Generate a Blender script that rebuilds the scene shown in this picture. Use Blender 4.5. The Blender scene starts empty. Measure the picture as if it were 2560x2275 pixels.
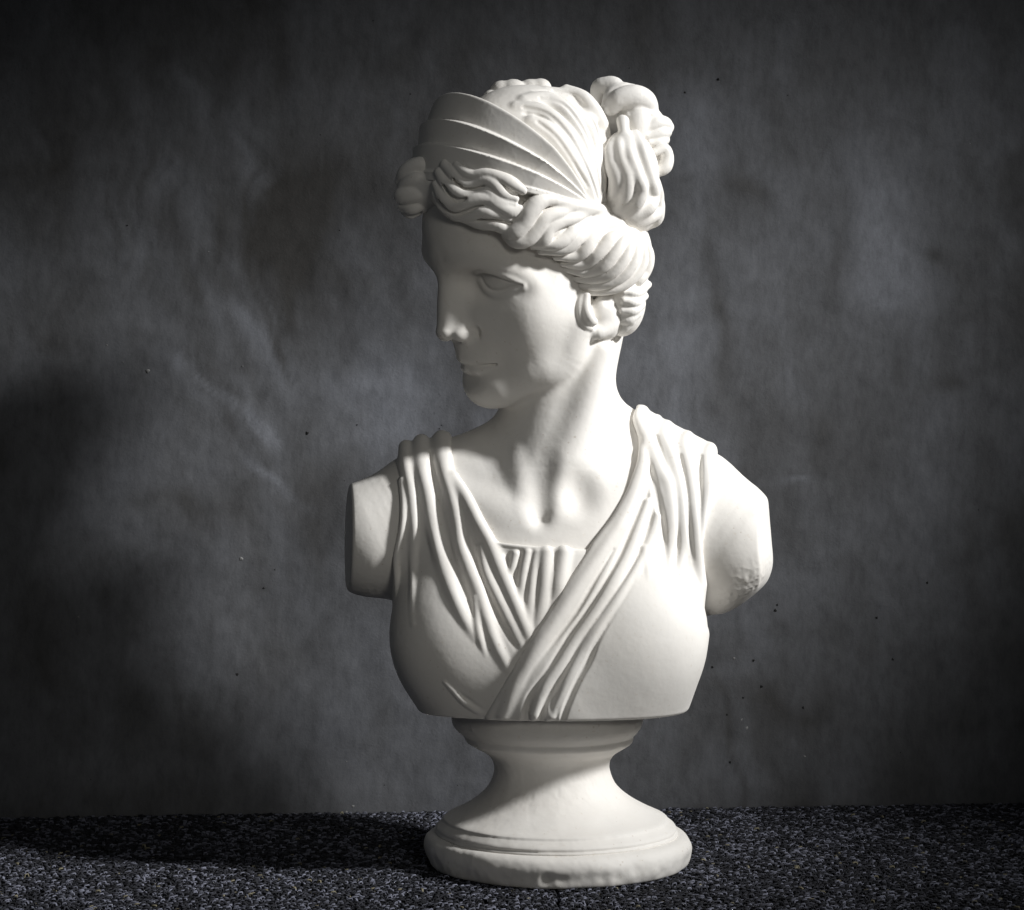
import bpy, math, time
import numpy as np
T0 = time.time()
rng = np.random.default_rng(7)

# ------------------------------------------------------------------ units
# Sculpting unit "px" = 1/3200 m at the bust's axis; X right, Z up, Y away from the camera.
PX = 1.0 / 3200.0
DC = 4800.0                      # distance camera - bust axis
UC, VC = 1280.0, 1137.5          # optical axis
FLOOR_Z = -1013.0

# ------------------------------------------------------------------ camera, world, lamps, exposure
scn = bpy.context.scene
col = scn.collection
cam_d = bpy.data.cameras.new('camera')
cam_d.sensor_width = 36.0
cam_d.lens = 36.0 * DC / 2560.0
cam_d.clip_start, cam_d.clip_end = 0.05, 50.0
cam = bpy.data.objects.new('camera', cam_d)
col.objects.link(cam)
cam.location = (0, -DC * PX, 0)
cam.rotation_euler = (math.radians(90), 0, 0)
scn.camera = cam

world = bpy.data.worlds.new('World')
scn.world = world
world.use_nodes = True
world.node_tree.nodes['Background'].inputs[0].default_value = (0.9, 0.95, 1.0, 1)
world.node_tree.nodes['Background'].inputs[1].default_value = 0.035


def spot(name, az, el, dist, target, watts, cone, blend, size, color):
    """studio spot standing az degrees to the right of the camera axis, el degrees up, aimed at target (px)"""
    az, el = math.radians(az), math.radians(el)
    off = np.array([math.sin(az) * math.cos(el), -math.cos(az) * math.cos(el), math.sin(el)]) * dist
    ld = bpy.data.lights.new(name, 'SPOT')
    ld.energy, ld.spot_size, ld.spot_blend = watts, math.radians(cone), blend
    ld.shadow_soft_size = size * PX
    ld.color = color
    lo = bpy.data.objects.new(name, ld)
    col.objects.link(lo)
    from mathutils import Vector
    lo.location = Vector((np.array(target) + off) * PX)
    lo.rotation_euler = Vector(-off).to_track_quat('-Z', 'Y').to_euler()
    return lo


spot('key_lamp', 69.5, 31, 8000, (100, 0, 5), 385, 22.6, 1.0, 430, (1.0, 0.995, 0.985))
spot('fill_lamp', 20, 12, 7000, (-60, 0, -100), 23, 27.5, 1.0, 800, (1.0, 0.965, 0.89))

scn.view_settings.view_transform = 'Standard'
scn.view_settings.look = 'None'
scn.view_settings.exposure = 0.0
scn.view_settings.gamma = 1.0

# ------------------------------------------------------------------ maths helpers


def P(u, v, d):
    """the point d px in front of the bust's axis plane that is seen at (u, v) of the photograph"""
    k = (DC - d) / DC
    return np.array([(u - UC) * k, -d, (VC - v) * k])


_y, _p, _r = np.radians([57, 17, 8])
HF = np.array([-np.sin(_y) * np.cos(_p), -np.cos(_y) * np.cos(_p), -np.sin(_p)])
_S = np.array([np.cos(_y), -np.sin(_y), 0.0])
_U = np.cross(HF, _S)
if _U[2] < 0:
    _U = -_U
HS = _S * np.cos(_r) - _U * np.sin(_r)
HU = _U * np.cos(_r) + _S * np.sin(_r)
HO = P(1345, 470, 60)
HEAD = np.stack([HF, HS, HU])    # rows: forward, her left, up


def H(f, s, u):
    return HO + f * HF + s * HS + u * HU


def Q(u, v, s):
    a, b = P(u, v, 0), P(u, v, 1000)
    sa, sb = (a - HO) @ HS, (b - HO) @ HS
    return a + (b - a) * ((s - sa) / (sb - sa))


def hash3(i, j, k, seed):
    n = (i * 374761393 + j * 668265263 + k * 2147483647 + seed * 1274126177) & 0xffffffff
    n = ((n ^ (n >> 13)) * 1274126177) & 0xffffffff
    n = n ^ (n >> 16)
    return (n & 0xffff).astype(np.float32) / 32767.5 - 1.0


def vnoise(p, scale, seed=0):
    q = p / scale
    i = np.floor(q).astype(np.int64)
    f = (q - i).astype(np.float32)
    f = f * f * (3 - 2 * f)
    r = 0
    for dx in (0, 1):
        for dy in (0, 1):
            for dz in (0, 1):
                w = (f[:, 0] if dx else 1 - f[:, 0]) * (f[:, 1] if dy else 1 - f[:, 1]) * (f[:, 2] if dz else 1 - f[:, 2])
                r = r + w * hash3(i[:, 0] + dx, i[:, 1] + dy, i[:, 2] + dz, seed)
    return r


# ------------------------------------------------------------------ signed distance solids


class Ell:
    def __init__(s, c, r, axes=None):
        s.c, s.r = np.asarray(c, float), np.asarray(r, float)
        s.A = np.eye(3) if axes is None else axes
        e = np.sqrt(((s.A * s.r[:, None]) ** 2).sum(0))
        s.lo, s.hi = s.c - e, s.c + e

    def f(s, x, y, z):
        x, y, z = x - s.c[0], y - s.c[1], z - s.c[2]
        k0 = k1 = 0
        for a, r in zip(s.A, s.r):
            t = (x * a[0] + y * a[1] + z * a[2]) / r
            k0 = k0 + t * t
            k1 = k1 + (t / r) ** 2
        k0 = np.sqrt(k0)
        return k0 * (k0 - 1) / np.sqrt(k1 + 1e-12)


def smooth_path(pts, rad, step=None):
    pts = np.asarray(pts, float)
    rad = np.broadcast_to(np.asarray(rad, float), (len(pts),)) if np.ndim(rad) == 0 or len(rad) == len(pts) else \
        np.interp(np.linspace(0, 1, len(pts)), np.linspace(0, 1, len(rad)), rad)
    if len(pts) < 3:
        return pts, np.array(rad)
    X = np.column_stack([pts, rad])
    X = np.vstack([2 * X[0] - X[1], X, 2 * X[-1] - X[-2]])
    out = []
    for i in range(1, len(X) - 2):
        L = np.linalg.norm(X[i + 1][:3] - X[i][:3])
        m = max(2, int(math.ceil(L / (step or min(22, max(6, 0.42 * X[i][3]))))))
        for t in np.arange(m) / m:
            a, b, c, d = X[i - 1], X[i], X[i + 1], X[i + 2]
            out.append(0.5 * (2 * b + (c - a) * t + (2 * a - 5 * b + 4 * c - d) * t * t + (3 * b - a - 3 * c + d) * t ** 3))
    out.append(X[-2])
    out = np.array(out)
    return out[:, :3], np.maximum(out[:, 3], 1.0)


class Tube:
    def __init__(s, pts, rad, smooth=True, step=None):
        s.p, s.r = smooth_path(pts, rad, step) if smooth else (np.asarray(pts, float), np.broadcast_to(np.asarray(rad, float), (len(pts),)))
        m = s.r.max()
        s.lo, s.hi = s.p.min(0) - m, s.p.max(0) + m

    def f(s, x, y, z):
        best = None
        x, y, z = x.astype(np.float32), y.astype(np.float32), z.astype(np.float32)
        for a, b, ra, rb in zip(s.p[:-1], s.p[1:], s.r[:-1], s.r[1:]):
            ab = (b - a).astype(np.float32)
            L = ab @ ab + np.float32(1e-9)
            a = a.astype(np.float32)
            ra, rb = np.float32(ra), np.float32(rb)
            px, py, pz = x - a[0], y - a[1], z - a[2]
            t = np.clip((px * ab[0] + py * ab[1] + pz * ab[2]) / L, 0, 1)
            q = np.sqrt((px - t * ab[0]) ** 2 + (py - t * ab[1]) ** 2 + (pz - t * ab[2]) ** 2) - (ra + (rb - ra) * t)
            best = q if best is None else np.minimum(best, q)
        return best


class Plane:
    """keeps the side the normal points away from"""
    def __init__(s, pt, n):
        s.n = np.asarray(n, float) / np.linalg.norm(n)
        s.o = s.n @ np.asarray(pt, float)
        s.lo, s.hi = np.full(3, -1e6), np.full(3, 1e6)

    def f(s, x, y, z):
        return x * s.n[0] + y * s.n[1] + z * s.n[2] - s.o


class Sub:
    """a whole solid used as one primitive"""
    def __init__(s, solid):
        s.sol = solid
        s.lo, s.hi = solid.bounds()

    def f(s, x, y, z):
        if x.ndim == 1:
            return s.sol.at(np.stack([x, y, z], 1))
        D = np.full(np.broadcast_shapes(x.shape, y.shape, z.shape), BIG, np.float32)
        for op, pr, k in s.sol.ops:
            D = D - np.float32(k) if op == 'o' else combine(op, D, pr.f(x, y, z).astype(np.float32), np.float32(k))
        return D


class Prism:
    """region bounded by an outline given in front view, as deep as the bust"""
    def __init__(s, poly, step=3.0):
        poly = np.asarray(poly, float)
        s.lo, s.hi = np.full(3, -1e6), np.full(3, 1e6)
        s.u0, s.v0, s.st = 700.0, 100.0, step
        u = np.arange(s.u0, 2050, step)
        v = np.arange(s.v0, 2050, step)
        s.nu, s.nv = len(u), len(v)
        Uu, Vv = np.meshgrid(u, v, indexing='ij')
        dist = np.full(Uu.shape, 1e9)
        ins = np.zeros(Uu.shape, bool)
        for a, b in zip(poly, np.roll(poly, -1, 0)):
            e = b - a
            wx, wy = Uu - a[0], Vv - a[1]
            t = np.clip((wx * e[0] + wy * e[1]) / (e @ e + 1e-9), 0, 1)
            dist = np.minimum(dist, (wx - t * e[0]) ** 2 + (wy - t * e[1]) ** 2)
            c = (a[1] > Vv) != (b[1] > Vv)
            with np.errstate(divide='ignore', invalid='ignore'):
                xi = a[0] + (Vv - a[1]) / (b[1] - a[1]) * e[0] if b[1] != a[1] else np.full(Uu.shape, -1e9)
            ins ^= c & (Uu < xi)
        d = np.sqrt(dist)
        s.g = np.where(ins, -d, d).astype(np.float32)

    def f(s, x, y, z):
        k = DC / (DC + y)
        u = (UC + x * k - s.u0) / s.st
        v = (VC - z * k - s.v0) / s.st
        u, v = np.broadcast_arrays(u, v)
        u = np.clip(u, 0, s.nu - 1.001)
        v = np.clip(v, 0, s.nv - 1.001)
        i, j = u.astype(np.int32), v.astype(np.int32)
        fu, fv = u - i, v - j
        g = s.g
        return (g[i, j] * (1 - fu) + g[i + 1, j] * fu) * (1 - fv) + (g[i, j + 1] * (1 - fu) + g[i + 1, j + 1] * fu) * fv


class Func:
    def __init__(s, fn, lo, hi):
        s.fn, s.lo, s.hi = fn, np.asarray(lo, float), np.asarray(hi, float)

    def f(s, x, y, z):
        return s.fn(x, y, z)


BIG = np.float32(400.0)


def combine(op, a, b, k):
    if op == 's':
        b = -b
    if op == 'u':
        if k <= 0:
            return np.minimum(a, b)
        h = np.maximum(k - np.abs(a - b), 0) / k
        return np.minimum(a, b) - h * h * (k * 0.25)
    if k <= 0:
        return np.maximum(a, b)
    h = np.maximum(k - np.abs(a - b), 0) / k
    return np.maximum(a, b) + h * h * (k * 0.25)


class Solid:
    """list of (op, primitive, k); op: u union, s subtract, i intersect; 'o' offsets outward by k"""
    def __init__(self, ops=None):
        self.ops = list(ops or [])

    def u(self, prim, k=0):
        self.ops.append(('u', prim, k)); return self

    def s(self, prim, k=0):
        self.ops.append(('s', prim, k)); return self

    def i(self, prim, k=0):
        self.ops.append(('i', prim, k)); return self

    def grow(self, k):
        self.ops.append(('o', None, k)); return self

    def copy(self):
        return Solid(self.ops)

    def reach(self):
        """blend width that still matters for each operation: the widest of it and those after it"""
        out, m = [], 0.0
        for o in self.ops[::-1]:
            m = max(m, o[2] if o[0] != 'o' else 0)
            out.append(m)
        return out[::-1]

    def bounds(self):
        los = [o[1].lo for o in self.ops if o[0] == 'u']
        his = [o[1].hi for o in self.ops if o[0] == 'u']
        g = sum(o[2] for o in self.ops if o[0] == 'o') + max([o[2] for o in self.ops if o[0] == 'u']) * 0.6 + 5
        return np.min(los, 0) - g, np.max(his, 0) + g

    def grid(self, h, lo=None, hi=None):
        blo, bhi = self.bounds()
        lo = blo - 4 * h if lo is None else np.maximum(lo, blo - 4 * h)
        hi = bhi + 4 * h if hi is None else np.minimum(hi, bhi + 4 * h)
        n = np.ceil((hi - lo) / h).astype(int) + 1
        ax = [(lo[a] + h * np.arange(n[a])).astype(np.float32) for a in range(3)]
        D = np.full(n, BIG, np.float32)
        for (op, pr, k), kr in zip(self.ops, self.reach()):
            if op == 'o':
                D -= np.float32(k)
                continue
            pad = kr * 1.3 + 3 * h + 12
            i0 = np.clip(np.floor((pr.lo - pad - lo) / h).astype(int), 0, n)
            i1 = np.clip(np.ceil((pr.hi + pad - lo) / h).astype(int) + 1, 0, n)
            if op == 'i' or (kr >= 40 and isinstance(pr, Ell)):
                i0, i1 = np.zeros(3, int), n
            if (i1 <= i0).any():
                continue
            sl = tuple(slice(a, b) for a, b in zip(i0, i1))
            b = pr.f(ax[0][sl[0]][:, None, None], ax[1][sl[1]][None, :, None], ax[2][sl[2]][None, None, :])
            D[sl] = combine(op, D[sl], b.astype(np.float32), np.float32(k))
        return D, lo

    def prepare(self, pts, pad0=10.0):
        """indices of the points each primitive can touch"""
        idx = []
        for (op, pr, k), kr in zip(self.ops, self.reach()):
            if op == 'o':
                idx.append(None)
                continue
            if op == 'i' or pr.hi[0] > 9e5 or (kr >= 40 and isinstance(pr, Ell)):
                idx.append(None)
                continue
            pad = kr * 1.3 + pad0 + 4
            m = ((pts > pr.lo - pad) & (pts < pr.hi + pad)).all(1)
            idx.append(np.nonzero(m)[0])
        return idx

    def at(self, pts, idx=None):
        if idx is None:
            idx = self.prepare(pts, 60.0)
        D = np.full(len(pts), BIG, np.float64)
        x, y, z = pts[:, 0], pts[:, 1], pts[:, 2]
        for (op, pr, k), ix in zip(self.ops, idx):
            if op == 'o':
                D -= k
            elif ix is None:
                D = combine(op, D, pr.f(x, y, z), k)
            elif len(ix):
                D[ix] = combine(op, D[ix], pr.f(x[ix], y[ix], z[ix]), k)
        return D

    def grad(self, pts, idx=None, e=0.6, d0=None):
        d0 = self.at(pts, idx) if d0 is None else d0
        g = np.empty_like(pts)
        for a in range(3):
            q = pts.copy()
            q[:, a] += e
            g[:, a] = (self.at(q, idx) - d0) / e
        return g, d0

    def ray(self, uv):
        """where the front view lines at (u, v) meet the solid; misses give the nearest approach"""
        uv = np.asarray(uv, float)
        a = np.array([P(u, v, 520) for u, v in uv])
        b = np.array([P(u, v, -400) for u, v in uv])
        L = np.linalg.norm(b - a, axis=1, keepdims=True)
        dr = (b - a) / L
        t = np.zeros(len(uv))
        near, tn = np.full(len(uv), 1e9), np.zeros(len(uv))
        for _ in range(90):
            d = self.at(a + dr * t[:, None])
            m = d < near
            near[m], tn[m] = d[m], t[m]
            step = np.clip(d * 0.7, -5, 40)
            done = (np.abs(d) < 0.3) | (t > L[:, 0])
            t = np.where(done, t, t + step)
            if done.all():
                break
        t = np.where((t > L[:, 0]) | (np.abs(self.at(a + dr * t[:, None])) > 1.5), tn, t)
        return a + dr * t[:, None]

    def drape(self, uv, off=0.0):
        p = self.ray(uv)
        g, _ = self.grad(p)
        g /= np.linalg.norm(g, axis=1, keepdims=True) + 1e-9
        return p + g * np.reshape(off, (-1, 1) if np.ndim(off) else ())


def surface_nets(D, lo, h):
    S = D < 0
    n = np.array(D.shape)
    c = n - 1
    cnt = np.zeros(c, np.int8)
    corners = [(i, j, k) for i in (0, 1) for j in (0, 1) for k in (0, 1)]
    for i, j, k in corners:
        cnt += S[i:i + c[0], j:j + c[1], k:k + c[2]]
    act = (cnt > 0) & (cnt < 8)
    I = np.argwhere(act)
    vid = np.full(c, -1, np.int32)
    vid[act] = np.arange(len(I))
    acc = np.zeros((len(I), 3))
    w = np.zeros(len(I))
    val = {cc: D[I[:, 0] + cc[0], I[:, 1] + cc[1], I[:, 2] + cc[2]] for cc in corners}
    for a in range(3):
        for cc in corners:
            if cc[a]:
                continue
            c2 = tuple(1 if q == a else cc[q] for q in range(3))
            d0, d1 = val[cc], val[c2]
            m = (d0 < 0) != (d1 < 0)
            t = np.where(m, d0 / np.where(m, d0 - d1, 1), 0)
            pt = np.tile(np.array(cc, float), (len(I), 1))
            pt[:, a] += t
            acc[m] += pt[m]
            w[m] += 1
    V = lo + (I + acc / w[:, None]) * h
    quads = []
    for a in range(3):
        b, c_ = (a + 1) % 3, (a + 2) % 3
        sl0 = [slice(1, n[q] - 1) for q in range(3)]
        sl1 = list(sl0)
        sl0[a], sl1[a] = slice(0, n[a] - 1), slice(1, n[a])
        s0, s1 = S[tuple(sl0)], S[tuple(sl1)]
        E = np.argwhere(s0 != s1)
        inside = s0[s0 != s1]
        base = E.copy()
        base[:, b] += 1
        base[:, c_] += 1
        q = []
        for ob, oc in ((0, 0), (1, 0), (1, 1), (0, 1)):
            t = base.copy()
            t[:, b] -= 1 - ob
            t[:, c_] -= 1 - oc
            q.append(vid[t[:, 0], t[:, 1], t[:, 2]])
        q = np.stack(q, 1)
        q[~inside] = q[~inside][:, ::-1]
        quads.append(q)
    return V, np.concatenate(quads)


def subdivide(V, F):
    n = len(V)
    E = np.stack([F, np.roll(F, -1, 1)], 2).reshape(-1, 2)
    E.sort(1)
    key = E[:, 0].astype(np.int64) * n + E[:, 1]
    uq, inv = np.unique(key, return_inverse=True)
    mids = (V[uq // n] + V[uq % n]) / 2
    cen = V[F].mean(1)
    e = n + inv.reshape(-1, 4)
    c = n + len(uq) + np.arange(len(F))
    out = [np.stack([F[:, k], e[:, k], c, e[:, k - 1]], 1) for k in range(4)]
    return np.vstack([V, mids, cen]), np.concatenate(out)


def link_mesh(name, V, F, mat, parent=None, smooth=True):
    me = bpy.data.meshes.new(name)
    V = np.asarray(V, np.float32)
    F = np.asarray(F, np.int32)
    k = F.shape[1]
    me.vertices.add(len(V))
    me.vertices.foreach_set('co', (V * PX).astype(np.float32).ravel())
    me.loops.add(F.size)
    me.loops.foreach_set('vertex_index', F.ravel())
    me.polygons.add(len(F))
    me.polygons.foreach_set('loop_start', (np.arange(len(F)) * k).astype(np.int32))
    me.update(calc_edges=True)
    if smooth:
        me.polygons.foreach_set('use_smooth', np.ones(len(F), bool))
    if mat:
        me.materials.append(mat)
    o = bpy.data.objects.new(name, me)
    col.objects.link(o)
    if parent:
        o.parent = parent
    return o


def sculpt(name, solid, mat, parent, h=5.0, sub=1, rough=0.5, lo=None, hi=None, grain=1.0, hide=(), deep=7.0, chips=()):
    t = time.time()
    D, l = solid.grid(h, lo, hi)
    V, F = surface_nets(D, l, h)
    if hide:                                  # faces buried in a neighbouring part are left out
        buried = np.zeros(len(V), bool)
        for o in hide:
            buried |= o.at(V) < -deep - h * 0.5
        F = F[~buried[F].all(1)]
        used, inv = np.unique(F, return_inverse=True)
        V, F = V[used], inv.reshape(F.shape)
    for k in range(sub + 1):
        if k:
            V, F = subdivide(V, F)
        idx = solid.prepare(V, 12.0)
        for _ in range(2 if k == sub else 1):
            g, d = solid.grad(V, idx)
            g2 = np.maximum((g * g).sum(1, keepdims=True), 0.15)
            V = V - np.clip(d[:, None] / g2, -h, h) * g
    if rough:
        g /= np.linalg.norm(g, axis=1, keepdims=True) + 1e-9
        nz = vnoise(V, 60 * grain, 3) * 1.5 + vnoise(V, 17 * grain, 5) * 0.28 + vnoise(V, 6 * grain, 9) * 0.2
        nz = nz * rough
        for c, r, amp, sc in chips:
            w = np.exp(-((V - c) ** 2).sum(1) / r ** 2)
            nz = nz - amp * w * np.abs(vnoise(V, sc, 71) + 0.5 * vnoise(V, sc * 0.45, 72))
        V = V + g * nz[:, None]
    print('  %-16s %7d verts  %.1fs' % (name, len(V), time.time() - t))
    return link_mesh(name, V, F, mat, parent)


# ------------------------------------------------------------------ materials


def new_mat(name):
    m = bpy.data.materials.new(name)
    m.use_nodes = True
    nt = m.node_tree
    return m, nt, nt.nodes['Principled BSDF']


def node(nt, kind, **kw):
    n = nt.nodes.new(kind)
    for k, v in kw.items():
        if k in n.inputs:
            n.inputs[k].default_value = v
        else:
            setattr(n, k, v)
    return n


def ramp(nt, src, stops):
    r = nt.nodes.new('ShaderNodeValToRGB')
    els = r.color_ramp.elements
    while len(els) < len(stops):
        els.new(0.5)
    for e, (p, c) in zip(els, stops):
        e.position = p
        e.color = tuple(c) + (1,)
    nt.links.new(src, r.inputs[0])
    return r


def plaster_material():
    m, nt, b = new_mat('white_plaster')
    L = nt.links
    tc = node(nt, 'ShaderNodeTexCoord')
    n1 = node(nt, 'ShaderNodeTexNoise', Scale=9.0, Detail=5.0, Roughness=0.6)
    L.new(tc.outputs['Object'], n1.inputs['Vector'])
    r1 = ramp(nt, n1.outputs[0], [(0.30, (0.80, 0.77, 0.725)), (0.52, (0.85, 0.827, 0.788)), (0.75, (0.87, 0.854, 0.824))])
    n2 = node(nt, 'ShaderNodeTexNoise', Scale=260.0, Detail=3.0)
    L.new(tc.outputs['Object'], n2.inputs['Vector'])
    r2 = ramp(nt, n2.outputs[0], [(0.24, (0.80, 0.74, 0.66)), (0.36, (1, 1, 1))])
    mx = node(nt, 'ShaderNodeMixRGB', blend_type='MULTIPLY')
    mx.inputs[0].default_value = 0.35
    L.new(r1.outputs[0], mx.inputs[1]); L.new(r2.outputs[0], mx.inputs[2])
    vo = node(nt, 'ShaderNodeTexVoronoi', Scale=150.0)
    L.new(tc.outputs['Object'], vo.inputs['Vector'])
    n5 = node(nt, 'ShaderNodeTexNoise', Scale=26.0, Detail=2.0)
    L.new(tc.outputs['Object'], n5.inputs['Vector'])
    thr = node(nt, 'ShaderNodeMath', operation='MULTIPLY_ADD')
    thr.inputs[1].default_value, thr.inputs[2].default_value = 0.5, -0.2
    L.new(n5.outputs[0], thr.inputs[0])
    hole = node(nt, 'ShaderNodeMath', operation='LESS_THAN')
    L.new(vo.outputs['Distance'], hole.inputs[0]); L.new(thr.outputs[0], hole.inputs[1])
    mh = node(nt, 'ShaderNodeMixRGB', blend_type='MULTIPLY')
    fac = node(nt, 'ShaderNodeMath', operation='MULTIPLY')
    fac.inputs[1].default_value = 0.28
    L.new(hole.outputs[0], fac.inputs[0]); L.new(fac.outputs[0], mh.inputs[0])
    mh.inputs[2].default_value = (0.52, 0.43, 0.34, 1)
    L.new(mx.outputs[0], mh.inputs[1])
    L.new(mh.outputs[0], b.inputs['Base Color'])
    b.inputs['Roughness'].default_value = 0.62
    b.inputs['Specular IOR Level'].default_value = 0.28
    n3 = node(nt, 'ShaderNodeTexNoise', Scale=420.0, Detail=4.0, Roughness=0.6)
    n4 = node(nt, 'ShaderNodeTexNoise', Scale=75.0, Detail=3.0)
    L.new(tc.outputs['Object'], n3.inputs['Vector']); L.new(tc.outputs['Object'], n4.inputs['Vector'])
    ad = node(nt, 'ShaderNodeMath', operation='MULTIPLY_ADD')
    ad.inputs[1].default_value = 0.35
    L.new(n3.outputs[0], ad.inputs[0]); L.new(n4.outputs[0], ad.inputs[2])
    bp = node(nt, 'ShaderNodeBump')
    bp.inputs['Strength'].default_value = 0.13
    bp.inputs['Distance'].default_value = 0.0012
    L.new(ad.outputs[0], bp.inputs['Height']); L.new(bp.outputs[0], b.inputs['Normal'])
    return m


def concrete_material():
    m, nt, b = new_mat('grey_concrete')
    L = nt.links
    at = node(nt, 'ShaderNodeAttribute', attribute_name='stain_shade')
    tc = node(nt, 'ShaderNodeTexCoord')
    mp = node(nt, 'ShaderNodeMapping')
    L.new(tc.outputs['Object'], mp.inputs['Vector'])
    mp.inputs['Scale'].default_value = (1, 1, 0.45)
    n1 = node(nt, 'ShaderNodeTexNoise', Scale=150.0, Detail=8.0, Roughness=0.75)
    L.new(mp.outputs[0], n1.inputs['Vector'])
    r1 = ramp(nt, n1.outputs[0], [(0.28, (0.66, 0.66, 0.66)), (0.5, (1, 1, 1)), (0.75, (1.3, 1.3, 1.3))])
    mx = node(nt, 'ShaderNodeMixRGB', blend_type='MULTIPLY')
    mx.inputs[0].default_value = 0.75
    L.new(at.outputs['Color'], mx.inputs[1]); L.new(r1.outputs[0], mx.inputs[2])
    vo = node(nt, 'ShaderNodeTexVoronoi', Scale=170.0)
    L.new(tc.outputs['Object'], vo.inputs['Vector'])
    n5 = node(nt, 'ShaderNodeTexNoise', Scale=13.0, Detail=3.0)
    L.new(tc.outputs['Object'], n5.inputs['Vector'])
    thr = node(nt, 'ShaderNodeMath', operation='MULTIPLY_ADD')
    thr.inputs[1].default_value, thr.inputs[2].default_value = 0.7, -0.36
    L.new(n5.outputs[0], thr.inputs[0])
    pore = node(nt, 'ShaderNodeMath', operation='LESS_THAN')
    L.new(vo.outputs['Distance'], pore.inputs[0]); L.new(thr.outputs[0], pore.inputs[1])
    fac = node(nt, 'ShaderNodeMath', operation='MULTIPLY')
    fac.inputs[1].default_value = 0.3
    L.new(pore.outputs[0], fac.inputs[0])
    mp2 = node(nt, 'ShaderNodeMapping')
    L.new(tc.outputs['Object'], mp2.inputs['Vector'])
    mp2.inputs['Scale'].default_value = (1, 1, 0.06)
    n6 = node(nt, 'ShaderNodeTexNoise', Scale=60.0, Detail=5.0, Roughness=0.6)
    L.new(mp2.outputs[0], n6.inputs['Vector'])
    r6 = ramp(nt, n6.outputs[0], [(0.32, (0.72, 0.71, 0.70)), (0.5, (1, 1, 1)), (0.7, (1.14, 1.15, 1.17))])
    mr = node(nt, 'ShaderNodeMixRGB', blend_type='MULTIPLY')
    mr.inputs[0].default_value = 0.22
    L.new(mx.outputs[0], mr.inputs[1]); L.new(r6.outputs[0], mr.inputs[2])
    mpo = node(nt, 'ShaderNodeMixRGB', blend_type='MULTIPLY')
    mpo.inputs[2].default_value = (0.35, 0.33, 0.31, 1)
    L.new(fac.outputs[0], mpo.inputs[0]); L.new(mr.outputs[0], mpo.inputs[1])
    L.new(mpo.outputs[0], b.inputs['Base Color'])
    b.inputs['Roughness'].default_value = 0.7
    b.inputs['Specular IOR Level'].default_value = 0.25
    n2 = node(nt, 'ShaderNodeTexNoise', Scale=420.0, Detail=6.0, Roughness=0.65)
    L.new(tc.outputs['Object'], n2.inputs['Vector'])
    bp = node(nt, 'ShaderNodeBump')
    bp.inputs['Strength'].default_value = 0.3
    bp.inputs['Distance'].default_value = 0.001
    L.new(n2.outputs[0], bp.inputs['Height']); L.new(bp.outputs[0], b.inputs['Normal'])
    return m


def yarn_material():
    m, nt, b = new_mat('carpet_yarn')
    at = node(nt, 'ShaderNodeAttribute', attribute_name='yarn')
    nt.links.new(at.outputs['Color'], b.inputs['Base Color'])
    b.inputs['Roughness'].default_value = 0.8
    b.inputs['Specular IOR Level'].default_value = 0.3
    return m


def backing_material():
    m, nt, b = new_mat('carpet_backing')
    b.inputs['Base Color'].default_value = (0.010, 0.010, 0.013, 1)
    b.inputs['Roughness'].default_value = 0.95
    return m


PLASTER = plaster_material()
CONCRETE = concrete_material()
YARN = yarn_material()
BACKING = backing_material()

# ------------------------------------------------------------------ setting: wall


def wall_y(x):
    return 690 + x * 0.075


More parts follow.
